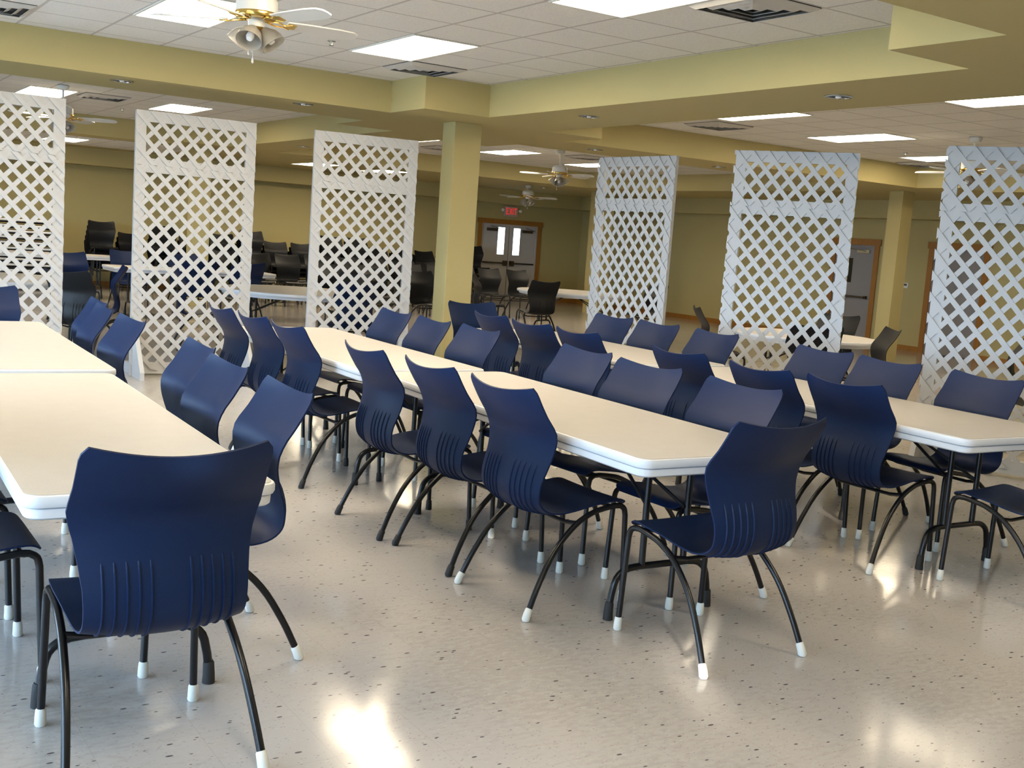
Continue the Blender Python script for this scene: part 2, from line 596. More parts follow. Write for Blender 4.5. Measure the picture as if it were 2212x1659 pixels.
box(bm, 14.42, 14.46, yb-.004, yb+.1, 0, 1.9); box(bm, 16.04, 16.08, yb-.004, yb+.1, 0, 1.9); box(bm, 14.46, 16.04, yb-.004, yb+.1, 1.86, 1.9)
obj('door_frame', bm, m_doorw, root)
bm = bmesh.new()
box(bm, 14.31, 14.42, yb-.028, yb-.001, 0, 1.9); box(bm, 16.08, 16.19, yb-.028, yb-.001, 0, 1.9); box(bm, 14.28, 16.22, yb-.036, yb-.001, 1.9, 2.02)
obj('casing', bm, m_oak, root, bevel=.003)

# exit sign over the double doors
sg = thing('exit_sign', 'pale lit exit sign with red letters over the double doors', 'exit sign', (15.22, yb-.001, 2.10))
bm = bmesh.new(); box(bm, -.19, .19, -.06, 0, 0, .25); obj('housing', bm, m_signw, sg, bevel=.008)
bm = bmesh.new()
def stroke(x0, z0, x1, z1, w=.017):
    a, b = Vector((x0, -.064, z0)), Vector((x1, -.064, z1))
    d = (b-a).normalized(); n = Vector((-d.z, 0, d.x))
    obox(bm, (a+b)/2, (b-a)/2 + d*w*.5, n*w*.62, Vector((0, .003, 0)))
zt, zb_, zm = .20, .06, .13
stroke(-.145, zb_, -.145, zt); stroke(-.145, zt, -.085, zt); stroke(-.145, zm, -.095, zm); stroke(-.145, zb_, -.085, zb_)
stroke(-.05, zb_, .01, zt); stroke(-.05, zt, .01, zb_)
stroke(.045, zb_, .045, zt)
stroke(.08, zt, .15, zt); stroke(.115, zb_, .115, zt)
obj('exit_letters', bm, m_red, sg)
for s in (-1, 1):
    bm = bmesh.new()
    tube(bm, [(s*.19, -.03, .15), (s*.245, -.04, .15)], .012, 8)
    lathe(bm, [(0, .05), (.03, .045), (.042, .01), (.02, -.01)], 14, M=Matrix.Translation((s*.26, -.05, .15)) @ Matrix.Rotation(PI/2, 4, 'X'))
    obj('emergency_lamp', bm, m_bulb, sg, smooth=True)

# thermostat between the grey doors
th = thing('thermostat', 'small white thermostat box on the tan wall between the two grey doors', 'thermostat', (X1-.001, 13.52, 1.20))
bm = bmesh.new(); box(bm, -.03, 0, -.075, .075, -.05, .05); obj('cover', bm, m_frame, th, bevel=.006)
bm = bmesh.new(); box(bm, -.034, -.03, -.05, .02, -.005, .03); obj('display', bm, m_ventd, th)

# ------------------------------------------------------------------ windows behind the camera (daylight) 
def window_frame(n, axis, pos, a0, a1, z0, z1):
    bm = bmesh.new()
    def add(u0, u1, w0, w1):
        if axis == 'x':
            box(bm, pos-.14, pos-.08, u0, u1, w0, w1)
        else:
            box(bm, u0, u1, pos-.14, pos-.08, w0, w1)
    add(a0, a0+.05, z0, z1); add(a1-.05, a1, z0, z1)
    add(a0+.05, a1-.05, z0, z0+.05); add(a0+.05, a1-.05, z1-.05, z1)
    mid = (a0+a1)/2
    add(mid-.025, mid+.025, z0+.05, z1-.05)
    o = struct('window_%d' % n, bm, m_frame)
wn = 1
for (a, b, c, d) in left_wins:
    window_frame(wn, 'x', X0, a, b, c, d); wn += 1
for (a, b, c, d) in front_wins:
    window_frame(wn, 'y', Y0, a, b, c, d); wn += 1
def portal(loc, rot, sx, sy):
    l = bpy.data.lights.new('portal', 'AREA')
    l.shape = 'RECTANGLE'; l.size = sx; l.size_y = sy
    l.cycles.is_portal = True
    o = bpy.data.objects.new('portal', l); C.objects.link(o)
    o.location = loc; o.rotation_euler = rot
for (a, b, c, d) in left_wins:
    portal((X0-.22, (a+b)/2, (c+d)/2), (0, -PI/2, 0), d-c, b-a)
for (a, b, c, d) in front_wins:
    portal(((a+b)/2, Y0-.22, (c+d)/2), (PI/2, 0, 0), b-a, d-c)
bm = bmesh.new(); box(bm, -40, 40, -40, Y0-.2, -.12, -.1); box(bm, -40, X0-.2, Y0-.2, 40, -.12, -.1); struct('ground', bm, m_ground)

# unseen tree added as a sun gobo; leaf gaps are cut to place floor patches
SPOTS = [(1.45, 2.88, .085), (2.80, 3.02, .12), (2.66, 2.72, .10), (2.84, 4.40, .12), (2.72, 4.15, .05), (5.32, 4.46, .10), (5.34, 3.2, .05), (3.12, 7.1, .07), (3.3, 7.5, .05), (3.5, 8.9, .07), (4.15, 4.2, .04)]
tr = random.Random(11)
bm = bmesh.new()
nleaf = 0
for layer in range(4):
    yl = Y0-.55-.22*layer
    def leaf(x, y, z, k1, k2):
        a = tr.uniform(0, PI)
        e = Vector((math.cos(a), tr.uniform(-.3, .3), math.sin(a)))*k1
        f = Vector((-math.sin(a), tr.uniform(-.3, .3), math.cos(a)))*k2
        c_ = Vector((x, y, z))
        q4 = [c_-e, c_-f, c_+e, c_+f]
        for w_ in q4+[c_, c_-e*.5, c_+e*.5]:
            for sx_, sy_, rr_ in SPOTS:
                k = (w_.y-sy_)/SUND.y
                if ((w_.x-sx_-SUND.x*k)/rr_)**2 + ((w_.z-SUND.z*k)/(rr_*.30))**2 < 1:
                    return False
        bm.faces.new([bm.verts.new(w_) for w_ in q4])
        return True
    xg = -3.9
    while xg < 2.9:
        zg = 0.3
        while zg < 3.2:
            x = xg+tr.uniform(-.03, .03); z = zg+tr.uniform(-.03, .03); y = yl+tr.uniform(-.08, .08)
            if not leaf(x, y, z, .075, .055):
                for q_ in range(14):
                    leaf(x+tr.uniform(-.07, .07), y, z+tr.uniform(-.07, .07), .028, .02)
            zg += .075
        xg += .075
tree = thing('gobo_tree', 'unseen leafy tree added outside the front windows to dapple the sun', 'tree', (-.5, Y0-1.0, -.1))
o = obj('foliage', bm, m_leaf, tree); o['kind'] = 'stuff'; o.location = (.5, -(Y0-1.0), .1)
bm = bmesh.new(); tube(bm, [(0, -.6, 0), (0, -.55, 1.2), (.1, -.3, 2.2)], [.12, .09, .04], 10); obj('trunk', bm, m_bronze, tree, smooth=True)

# ------------------------------------------------------------------ ceiling fittings
def make_troffer():
    t = thing('ceiling_light', '', 'ceiling light')
    bm = bmesh.new()
    w, l, f = .303, .607, .018
    for (a, b, c, d) in ((-w, -w+f, -l, l), (w-f, w, -l, l), (-w+f, w-f, -l, -l+f), (-w+f, w-f, l-f, l)):
        box(bm, a, b, c, d, -.010, .0)
    obj('light_frame', bm, m_frame, t)
    bm = bmesh.new(); box(bm, -w+f, w-f, -l+f, l-f, -.006, -.001)
    obj('diffuser', bm, m_lite, t)
    return t
tro = make_troffer()
LIGHTS = [
 (4.4177, 8.5975, CZ, 'lit ceiling panel in front of the column, the largest one seen whole'),
 (2.589, 8.5975, CZ, 'lit ceiling panel partly behind the white ceiling fan'),
 (4.4177, 5.5491, CZ, 'lit ceiling panel cut by the top edge of the picture'),
 (2.589, 5.5491, CZ, 'lit ceiling panel nearest the camera'),
 (0.7602, 5.5491, CZ, 'lit ceiling panel nearest the left windows'),
 (0.7602, 8.5975, CZ, 'lit ceiling panel over the far end of the left table row'),
 (8.80, 9.05, CZ, 'lit ceiling panel just past the long right beam, above the fifth lattice screen'),
 (10.98, 9.40, CZ, 'largest lit ceiling panel of the right bay, between the fifth and sixth screens'),
 (13.36, 9.86, CZ, 'lit ceiling panel at the left edge of the sixth lattice screen'),
 (9.02, 6.07, CZ, 'lit ceiling panel at the right edge of the picture under the beam'),
 (4.4177, 1.0, CZ, 'lit ceiling panel above the viewpoint, right one'),
 (0.76, 1.0, CZ, 'lit ceiling panel above the viewpoint, left one'),
 (9.60, -1.6, CZ, 'lit ceiling panel of the near right bay, left one'),
 (12.4, -1.6, CZ, 'lit ceiling panel of the near right bay, right one'),
 (2.95, 16.35, CZ, 'lit ceiling panel just above the first lattice screen'),
 (4.75, 16.35, CZ, 'lit ceiling panel just above the second lattice screen'),
 (10.70, 16.9, CZ, 'lit ceiling panel immediately right of the middle column'),
 (12.95, 17.4, CZ, 'lit ceiling panel beside the far fan, left of the fourth lattice screen'),
 (8.65, 16.5, CZ, 'lit ceiling panel immediately left of the middle column'),
 (4.10, 20.95, ZS-.012, 'lit ceiling panel before the back wall, right of the first lattice screen'),
 (8.80, 20.95, ZS, 'lit ceiling panel seen through the left of the third lattice screen'),
 (10.25, 20.9, ZS, 'lit ceiling panel seen through the right of the third lattice screen'),
]
for i, (x, y, z, lab) in enumerate(LIGHTS):
    if i == 0:
        tro.location = (x, y, z-.0005); tro['label'] = lab; tro['group'] = 'lit ceiling panels'; 
    else:
        dup(tro, (x, y, z-.0005), 0, lab, 'lit ceiling panels')

def make_vent():
    t = thing('ceiling_vent', '', 'ceiling vent')
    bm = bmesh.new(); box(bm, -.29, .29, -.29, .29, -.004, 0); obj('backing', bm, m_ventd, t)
    h = .29
    for k in range(4):
        bm = bmesh.new()
        r1 = h-k*.07
        r0 = r1-.045
        z1, z0 = -.004-.0*k, -.028
        for q in range(4):
            a = q*PI/2
            R = Matrix.Rotation(a, 3, 'Z')
            pts = [(-r1, -r1, z1-.001), (r1, -r1, z1-.001), (r0, -r0, z0), (-r0, -r0, z0)]
            pts2 = [(x, y, z-.003) for x, y, z in pts]
            va = [bm.verts.new(R @ Vector(p)) for p in pts]
            vb = [bm.verts.new(R @ Vector(p)) for p in pts2]
            bm.faces.new(va); bm.faces.new(vb[::-1])
            for i in range(4):
                bm.faces.new((va[i], vb[i], vb[(i+1) % 4], va[(i+1) % 4]))
        obj('louver', bm, m_vent, t)
    return t
vent = make_vent()
for i, (x, y, lab) in enumerate(((5.02, 9.50, 'square ceiling vent between the lit panel and the column beam'),
        (5.02, 5.24, 'square ceiling vent at the top right, past the cut-off lit panel'),
        (1.36, 9.82, 'square ceiling vent at the top left corner of the picture'),
        (9.35, 10.15, 'square ceiling vent left of the fifth lattice screen'),
        (14.0, 10.75, 'square ceiling vent left of the sixth lattice screen'),
        (3.62, 16.0, 'flat ceiling vent between the first and second lattice screens'),
        (9.75, 17.6, 'ceiling vent beside the top of the middle column'),
        (11.75, 16.0, 'ceiling vent above the far hanging fan'))):
    if i == 0:
        vent.location = (x, y, CZ-.0005); vent['label'] = lab; vent['group'] = 'ceiling vents'
    else:
        dup(vent, (x, y, CZ-.0005), 0, lab, 'ceiling vents')

def make_can():
    t = thing('recessed_downlight', '', 'downlight')
    bm = bmesh.new()
    lathe(bm, [(.105, 0), (.105, -.006), (.088, -.008), (.085, -.001)], 28)
    obj('trim_ring', bm, m_chrome, t, smooth=True)
    bm = bmesh.new(); lathe(bm, [(.085, -.0012), (.001, -.0012)], 28)
    obj('reflector', bm, m_refl, t)
    bm = bmesh.new(); lathe(bm, [(0, -.016), (.018, -.013), (.024, -.002), (0.0, -.0015)], 14)
    obj('lamp', bm, m_bulb, t, smooth=True)
    return t
can = make_can()
for i, (x, y, z, lab) in enumerate(((2.64, 10.97, ZS, 'unlit recessed downlight in the left beam, over the first gap between screens'),
        (4.39, 10.87, ZS, 'unlit recessed downlight in the left beam above the third lattice screen'),
        (6.4, 8.74, ZS, 'unlit recessed downlight in the right beam above the fourth lattice screen'),
        (6.5, 5.81, ZS, 'unlit recessed downlight in the right beam, nearest and largest'),
        (8.63, 11.6, ZS, 'small unlit downlight above the fourth lattice screen'),
        (10.9, 11.75, ZS, 'small unlit downlight left of the top of the fifth lattice screen'),
        (6.74, 16.6, ZS, 'unlit recessed downlight seen between the second and third screens'),
        (11.9, 20.1, ZS, 'small unlit downlight in the far beam right of the middle column'),
        (14.2, 20.9, ZS, 'small unlit downlight in the far beam before the exit doors'))):
    if i == 0:
        can.location = (x, y, z-.0005); can['label'] = lab; can['group'] = 'downlights in the beams'
    else:
        dup(can, (x, y, z-.0005), 0, lab, 'downlights in the beams')

def make_sprinkler():
    t = thing('sprinkler_head', '', 'sprinkler')
    bm = bmesh.new(); lathe(bm, [(.035, 0), (.035, -.006), (.01, -.008), (.008, -.035), (.0, -.036)], 14)
    obj('escutcheon', bm, m_chrome, t, smooth=True)
    bm = bmesh.new(); lathe(bm, [(0, -.036), (.02, -.037), (.02, -.04), (0, -.041)], 14)
    obj('deflector', bm, m_bronze, t, smooth=True)
    return t
sp = make_sprinkler()
for i, (x, y, lab) in enumerate(((3.82, 8.9, 'sprinkler head on the ceiling between the fan and the lit panel'), (12.6, 10.0, 'sprinkler head near the panel left of the sixth screen'), (4.23, 17.5, 'sprinkler head on the far ceiling between the first two screens'))):
    if i == 0:
        sp.location = (x, y, CZ-.0005); sp['label'] = lab; sp['group'] = 'sprinkler heads'
    else:
        dup(sp, (x, y, CZ-.0005), 0, lab, 'sprinkler heads')

# ceiling fans
def make_fan(drop, label):
    """origin at the ceiling; drop = length of the rod"""
    t = thing('ceiling_fan', label, 'ceiling fan')
    t['group'] = 'white ceiling fans'
    zt = -drop
    bm = bmesh.new(); lathe(bm, [(.065, 0), (.075, -.01), (.06, -.05), (.03, -.065), (.0, -.066)], 24); obj('canopy', bm, m_fan, t, smooth=True)
    bm = bmesh.new(); tube(bm, [(0, 0, -.03), (0, 0, zt-.02)], .013, 12); obj('downrod', bm, m_fan, t, smooth=True)
    bm = bmesh.new(); lathe(bm, [(.03, zt), (.09, zt-.012), (.124, zt-.04), (.128, zt-.12)], 40); obj('motor_housing', bm, m_fan, t, smooth=True)
    bm = bmesh.new(); lathe(bm, [(.130, zt-.115), (.134, zt-.125), (.129, zt-.145), (.108, zt-.152), (.05, zt-.152)], 40); obj('brass_band', bm, m_brass, t, smooth=True)
    zb = zt-.165
    bm = bmesh.new(); lathe(bm, [(.05, zt-.15), (.05, zb-.005), (.048, zb-.032), (.05, zb-.035)], 24); obj('switch_housing', bm, m_fan, t, smooth=True)
    bm = bmesh.new(); lathe(bm, [(.05, zb-.035), (.045, zb-.045), (.02, zb-.065), (.006, zb-.09), (0, zb-.095)], 24); obj('light_fitter', bm, m_brass, t, smooth=True)
    for k in range(5):
        a = 2*PI*k/5 + 0.45
        R = Matrix.Rotation(a, 4, 'Z') @ Matrix.Translation((0, 0, zb+.006)) @ Matrix.Rotation(math.radians(-13), 4, 'X')
        bm = bmesh.new()
        pts = [(.19, -.05), (.30, -.062), (.52, -.07), (.62, -.062), (.655, -.035), (.662, 0), (.655, .035), (.62, .062), (.52, .07), (.30, .062), (.19, .05)]
        prism(bm, pts, -.004, .004)
        bmesh.ops.transform(bm, matrix=R, verts=bm.verts)
        b = obj('blade', bm, m_fan, t)
        bm = bmesh.new()
        for s in (-1, 1):
            tube(bm, [(.07, s*.008, .0), (.13, s*.03, -.004), (.18, s*.012, -.01), (.22, s*.04, -.008)], .005, 6)
        box(bm, .19, .25, -.03, .03, -.009, -.004)
        bmesh.ops.transform(bm, matrix=R, verts=bm.verts)
        obj('blade_bracket', bm, m_brass, b, smooth=True)
    for k in range(4):
        a = 2*PI*k/4 + 0.07
        R = Matrix.Rotation(a, 4, 'Z') @ Matrix.Translation((.045, 0, zb-.045)) @ Matrix.Rotation(math.radians(-38), 4, 'Y')
        bm = bmesh.new()
        prof = [(.022, 0), (.032, -.012), (.060, -.045), (.074, -.08), (.074, -.10), (.080, -.115)]
        lathe(bm, prof + [(r-.003, z) for r, z in prof[::-1]], 24)
        bm.verts.ensure_lookup_table()
        bmesh.ops.transform(bm, matrix=R, verts=bm.verts)
        s = obj('glass_shade', bm, m_shade, t, smooth=True)
        bm = bmesh.new(); lathe(bm, [(0, -.105), (.018, -.10), (.026, -.082), (.022, -.05), (.012, -.03), (.012, 0), (0, .001)], 16)
        bmesh.ops.transform(bm, matrix=R, verts=bm.verts)
        obj('bulb', bm, m_bulb, s, smooth=True)
    for s, ln in ((-1, .15), (1, .19)):
        bm = bmesh.new()
        tube(bm, [(s*.03, .03, zb-.04), (s*.03, .03, zb-.04-ln)], .0018, 6)
        lathe(bm, [(0, .018), (.006, .01), (.007, -.01), (0, -.018)], 10, s*.03, .03, Matrix.Translation((0, 0, zb-.04-ln)))
        obj('pull_chain', bm, m_fan, t)
    return t
f1 = make_fan(.155, 'large white ceiling fan with four glass shades, nearest, top left')
f1.location = (2.43, 6.82, CZ-.0005); f1.rotation_euler = (0, 0, 0.79)
f2 = make_fan(.24, 'far white ceiling fan hanging on a rod, right of the middle column')
f2.location = (10.83, 15.5, CZ-.0005); f2.rotation_euler = (0, 0, 0.9)
dup(f2, (2.95, 15.2, CZ-.0005), 0.35, 'far white ceiling fan partly hidden behind the first lattice screen')
dup(f2, (11.38, 8.09, CZ-.0005), 0.1, 'white ceiling fan hidden behind the sixth lattice screen')
f3 = make_fan(.10, 'farthest and dimmest ceiling fan, above the exit doors area')
f3.location = (13.6, 20.6, ZS-.0005)

# ------------------------------------------------------------------ chair
PROF = [(-.330, .924), (-.302, .868), (-.262, .802), (-.218, .738), (-.214, .685), (-.224, .625), (-.242, .56), (-.246, .50), (-.228, .445), (-.178, .408), (-.105, .398), (-.02, .410), (.06, .428), (.14, .440), (.205, .448), (.238, .444), (.258, .428)]
HW   = [.248, .2495, .251, .256, .238, .226, .218, .216, .215, .214, .214, .216, .220, .222, .220, .214, .200]
CURV = [.043, .043, .043, .043, .044, .040, .036, .034, .030, .025, .018, .014, .012, .010, .008, .004, .0]
def smooth_list(pts, n):
    return catmull([(a, b, 0) for a, b in pts], n)
def make_shell_mesh():
    n = 3
    P = [Vector((0, y, z)) for y, z in PROF]
    fine = catmull(P, n)
    def lin(L, t):
        i = min(int(t), len(L)-2); f = t-i
        return L[i]*(1-f)+L[i+1]*f
    rows = []
    NU = 14
    bm = bmesh.new()
    N = len(fine)
    def sample(t):
        t = max(0, min(N-1.001, t)); i = int(t); f = t-i
        return fine[i].lerp(fine[i+1], f)
    grid = []
    for i in range(N):
        row = []
        tt = i/n
        hw = lin(HW, tt); cv = lin(CURV, tt)
        if i == 0: hw -= .020
        if i == 1: hw -= .004
        if i == N-1: hw -= .03
        if i == N-2: hw -= .008
        for k in range(NU+1):
            u = -1+2*k/NU
            # dished upper edge
            ti = i + (1-u*u)*0.45*max(0, 1-i/6.0)
            p = sample(ti)
            d = (sample(ti+.3)-sample(ti-.3)).normalized()
            nrm = Vector((0, -d.z, d.y))      # towards the sitter
            if nrm.y < 0 and nrm.z < 0: nrm = -nrm
            q = p + nrm*cv*(u*u)
            row.append((Vector((u*hw, q.y, q.z)), nrm))
        grid.append(row)
    T = .0065
    fr = [[bm.verts.new(p+nr*T*.5) for p, nr in row] for row in grid]
    bk = [[bm.verts.new(p-nr*T*.5) for p, nr in row] for row in grid]
    for i in range(N-1):
        for k in range(NU):
            bm.faces.new((fr[i][k], fr[i][k+1], fr[i+1][k+1], fr[i+1][k]))
            bm.faces.new((bk[i][k], bk[i+1][k], bk[i+1][k+1], bk[i][k+1]))
    for i in range(N-1):
        bm.faces.new((fr[i][0], fr[i+1][0], bk[i+1][0], bk[i][0]))
        bm.faces.new((fr[i][NU], bk[i][NU], bk[i+1][NU], fr[i+1][NU]))
    for k in range(NU):
        bm.faces.new((fr[0][k], bk[0][k], bk[0][k+1], fr[0][k+1]))
        bm.faces.new((fr[N-1][k], fr[N-1][k+1], bk[N-1][k+1], bk[N-1][k]))
    # raised ribs on the outside of the lower back
    i0, i1 = 15, 29
    for s in (-1, 1):
        for j, ux in enumerate((.052, .082, .112, .142, .172)):
            prev = None
            for i in range(i0, i1+1):
                tt = i/n
                hw = lin(HW, tt); cv = lin(CURV, tt)
                p = fine[i]
                d = (fine[min(i+1, N-1)]-fine[i-1]).normalized()
                nr = Vector((0, -d.z, d.y))
                if nr.y < 0 and nr.z < 0: nr = -nr
                u = ux/hw
                q = p + nr*(cv*u*u) - nr*T*.45
                h = .005 if i0 < i < i1 else .0005
                a = [bm.verts.new((s*ux-.0032, q.y, q.z)), bm.verts.new((s*ux-.0012, q.y-nr.y*h, q.z-nr.z*h)),
                     bm.verts.new((s*ux+.0012, q.y-nr.y*h, q.z-nr.z*h)), bm.verts.new((s*ux+.0032, q.y, q.z))]
                if prev:
                    for m_ in range(3):
                        bm.faces.new((prev[m_], prev[m_+1], a[m_+1], a[m_]))
                prev = a
    return bm

def make_chair(capmat, front_cap=None, shell=None):
    t = thing('stacking_chair', '', 'chair')
    obj('seat_shell', make_shell_mesh(), shell or m_shell, t, smooth=True)
    r = .0122
    for s in (-1, 1):
        # rear leg sweeps up and forward to run under the seat
        bm = bmesh.new()
        pts = catmull([(s*.262, -.262, .03), (s*.250, -.205, .15), (s*.238, -.13, .27), (s*.228, -.03, .365), (s*.222, .06, .410), (s*.218, .13, .425)], 4)
        tube(bm, pts, r, 10)
        leg = obj('leg', bm, m_tube, t, smooth=True)
        bm = bmesh.new()
        d = Vector((s*.012, -.057, -.12)).normalized()
        e = Vector((s*.262, -.262, .03))
        b0 = Vector((s*.264, -.270, .002))
        tube(bm, [e-d*.022, e-d*.018, e+d*.0, b0+Vector((0, 0, .006)), b0], [.0125, .0155, .0165, .0175, .0145], 12)
        obj('foot_cap', bm, capmat, leg, smooth=True)
        # front leg drops from the front bend
        bm = bmesh.new()
        pts = [(s*.218, .13, .425), (s*.217, .185, .432)] + catmull([(s*.217, .215, .430), (s*.217, .238, .415), (s*.218, .246, .385)], 3) + [(s*.226, .258, .03)]
        tube(bm, pts, r, 10)
        leg = obj('leg', bm, m_tube, t, smooth=True)
        bm = bmesh.new()
        tube(bm, [(s*.2255, .257, .055), (s*.2255, .257, .05), (s*.226, .258, .03), (s*.226, .258, .006), (s*.226, .258, .001)], [.0125, .0155, .0165, .0175, .0145], 12)
        obj('foot_cap', bm, front_cap or capmat, leg, smooth=True)
    for y, z in ((.20, .428), (-.02, .375)):
        bm = bmesh.new()
        tube(bm, [(-.222, y, z), (-.15, y, z-.012), (.15, y, z-.012), (.222, y, z)], .009, 8)
        obj('crossbar', bm, m_tube, t, smooth=True)
    return t

chair_w = make_chair(m_capw)
chair_b = make_chair(m_capb)
chair_m = make_chair(m_capb, m_capw)
used = {}
def place(proto, x, y, face, label, group, z=0.0, tilt=0.0):
    """face = heading (radians) of the seat front; local +Y is the front"""
    rz = face - PI/2
    if proto.name not in used:
        used[proto.name] = 1
        proto.location = (x, y, z); proto.rotation_euler = (tilt, 0, rz)
        proto['label'] = label; proto['group'] = group
        return proto
    return dup(proto, (x, y, z), rz, label, group, rot=(tilt, 0, rz))

# back-edge x (or y) -> chair centre is .265 further along the facing direction
D = .262
rnd = random.Random(3)
ordn = ['nearest', 'second', 'third', 'fourth', 'fifth', 'farthest']
def row(side_name, bx, ys_, face, protos, group, jit):
    for k, (y, pr_) in enumerate(zip(ys_, protos)):
        f = face + jit[k]
        place(pr_, bx[k]+D*math.cos(f), y+D*math.sin(f), f, 'navy plastic chair, %s of six on %s' % (ordn[k], side_name), group)
chair_k = make_chair(m_capb, shell=m_shellk)
W_, B_, M_, K_ = chair_w, chair_b, chair_m, chair_k
# left side of the middle table row: facing +x
row('the left of the middle table row', [2.485, 2.49, 2.46, 2.50, 2.50, 2.49], [3.82, 4.45, 5.08, 6.22, 6.81, 7.40], 0.0, [W_, M_, B_, B_, W_, M_], 'chairs on the left side of the middle table row', [0.02, 0.0, -.02, .03, .04, 0])
row('the right of the middle table row', [3.67, 3.69, 3.77, 3.77, 3.75, 3.78], [3.68, 4.38, 5.03, 6.19, 6.78, 7.42], PI, [W_, W_, W_, W_, B_, W_], 'chairs on the right side of the middle table row', [0, .05, -.02, 0, -.03, 0])
row('the right of the left table row', [1.50, 1.51, 1.60, 1.60, 1.62, 1.70], [3.79, 4.48, 5.14, 6.38, 7.12, 7.62], PI, [W_, W_, W_, B_, W_, W_], 'chairs on the right side of the left table row', [-.02, 0, -.04, .05, -.03, 0])
row('the left of the right table row', [4.49, 4.44, 4.50, 4.58, 4.58, 4.64], [3.76, 4.30, 5.03, 6.17, 6.74, 7.40], 0.0, [W_, W_, B_, W_, B_, W_], 'chairs on the left side of the right table row', [0.02, -.04, 0, .02, .05, 0])
row('the right of the right table row', [5.76, 5.80, 5.86, 5.91, 5.93, 5.94], [3.85, 4.56, 5.14, 6.25, 6.95, 7.55], PI, [W_, B_, W_, W_, W_, W_], 'chairs on the right side of the right table row', [-.06, -.03, .0, -.03, .03, .05])
# ends of the rows
place(W_, 0.842, 3.075, PI/2, 'large navy plastic chair in the left foreground, at the end of the left table', 'chairs at the table ends')
place(W_, 3.012, 3.085, PI/2+.03, 'navy plastic chair at the near end of the middle table row', 'chairs at the table ends')
place(W_, 5.02, 3.06, PI/2+.10, 'navy plastic chair cut off by the right edge, at the end of the right table', 'chairs at the table ends')
place(B_, 5.22, 8.42, -PI/2, 'dark chair at the far end of the right table row, beside the column', 'chairs at the table ends')
place(W_, 1.15, 8.38, -PI/2, 'navy chair at the far end of the left tables, cut by the left edge', 'chairs at the table ends')
# left side of the left row, mostly out of the frame
place(W_, 0.42, 3.88, 0.0, 'black chair seat at the left edge under the corner of the left table', 'chairs on the left side of the left table row')
place(W_, 0.42, 4.52, 0.0, 'chair tucked under the left table, behind the one at the left edge', 'chairs on the left side of the left table row')

# ------------------------------------------------------------------ tables
def rounded_rect(w, l, r, n=5):
    pts = []
    for cx, cy, a0 in ((w-r, l-r, 0), (-w+r, l-r, PI/2), (-w+r, -l+r, PI), (w-r, -l+r, 1.5*PI)):
        for k in range(n+1):
            a = a0+PI/2*k/n
            pts.append((cx+r*math.cos(a), cy+r*math.sin(a)))
    return pts
def slab(bm, outline, levels):
    """levels: (inset, z) from bottom to top"""
    rings = []
    n = len(outline)
    for ins, z in levels:
        ring = []
        for i, (x, y) in enumerate(outline):
            L = math.hypot(x, y)
            px, py = outline[i-1]; qx, qy = outline[(i+1) % n]
            tx, ty = qx-px, qy-py; tl = math.hypot(tx, ty)
            nx, ny = ty/tl, -tx/tl
            ring.append(bm.verts.new((x-nx*ins, y-ny*ins, z)))
        rings.append(ring)
    for a, b in zip(rings, rings[1:]):
        for k in range(n):
            bm.faces.new((a[k], a[(k+1) % n], b[(k+1) % n], b[k]))
    bm.faces.new(rings[0][::-1]); bm.faces.new(rings[-1])
def wishbone(t, yc, sgn, halfw=.25):
    """folding leg frame: two posts, low bar, two feet, brace"""
    r = .0145
    for s in (-1, 1):
        bm = bmesh.new()
        tube(bm, [(s*.11, yc, .69), (s*.11, yc, .215)], r, 10)
        obj('leg_post', bm, m_tube, t, smooth=True)
    bm = bmesh.new()
    pts = [(-halfw-.012, yc, .035)] + catmull([(-halfw-.004, yc, .10), (-halfw+.015, yc, .17), (-halfw+.06, yc, .205), (-halfw+.12, yc, .213)], 3)
    pts2 = [(-x, y, z) for x, y, z in [tuple(p) for p in pts][::-1]]
    tube(bm, [tuple(p) for p in pts]+pts2, r, 10)
    bar = obj('foot_bar', bm, m_tube, t, smooth=True)
    for s in (-1, 1):
        bm = bmesh.new()
        x = s*(halfw+.012)
        tube(bm, [(x-s*.003, yc, .075), (x-s*.002, yc, .07), (x, yc, .03), (x, yc, .001)], [.0155, .018, .0195, .021], 12)
        obj('foot_cap', bm, m_capb, bar, smooth=True)
    bm = bmesh.new()
    tube(bm, [(-.095, yc, .45), (-.01, yc+sgn*.42, .655)], .008, 8)
    tube(bm, [(.095, yc, .45), (.01, yc+sgn*.42, .655)], .008, 8)
    obj('brace', bm, m_tube, t, smooth=True)
def make_table(w, l, label, x, y, rz, group):
    t = thing('folding_table', label, 'table', (x, y, 0), rz, group)
    W, L = w/2, l/2
    ol = rounded_rect(W, L, .055)
    bm = bmesh.new()
    slab(bm, ol, [(.004, .7050), (.0, .712), (.0, .730), (.003, .7365), (.010, .739)])
    obj('tabletop_edge', bm, m_edge, t, smooth=True)
    bm = bmesh.new()
    slab(bm, ol, [(.0115, .7385), (.0115, .7405)])
    obj('tabletop', bm, m_top, t)
    bm = bmesh.new()
    slab(bm, rounded_rect(W-.010, L-.010, .05), [(.010, .668), (.002, .674), (.0, .700), (.012, .7045)])
    obj('apron', bm, m_edge, t, smooth=True)
    bm = bmesh.new()
    for s in (-1, 1):
        box(bm, s*.22-.012, s*.22+.012, -L+.15, L-.15, .655, .672)
    obj('under_rail', bm, m_tube, t)
    wishbone(t, -L+.33, 1)
    wishbone(t, L-.33, -1)
    return t
G = 'long folding tables of the three front rows'
make_table(.72, 2.44, 'long white-edged beige table in the left foreground, near one of the left row', .925, 4.35, -.035, G)
make_table(.80, 2.44, 'long beige table behind the left foreground one, far one of the left row', 1.02, 6.90, -.03, G)
make_table(.82, 2.44, 'long beige table with a free near corner in the middle of the picture', 3.11, 4.33, -.035, G)
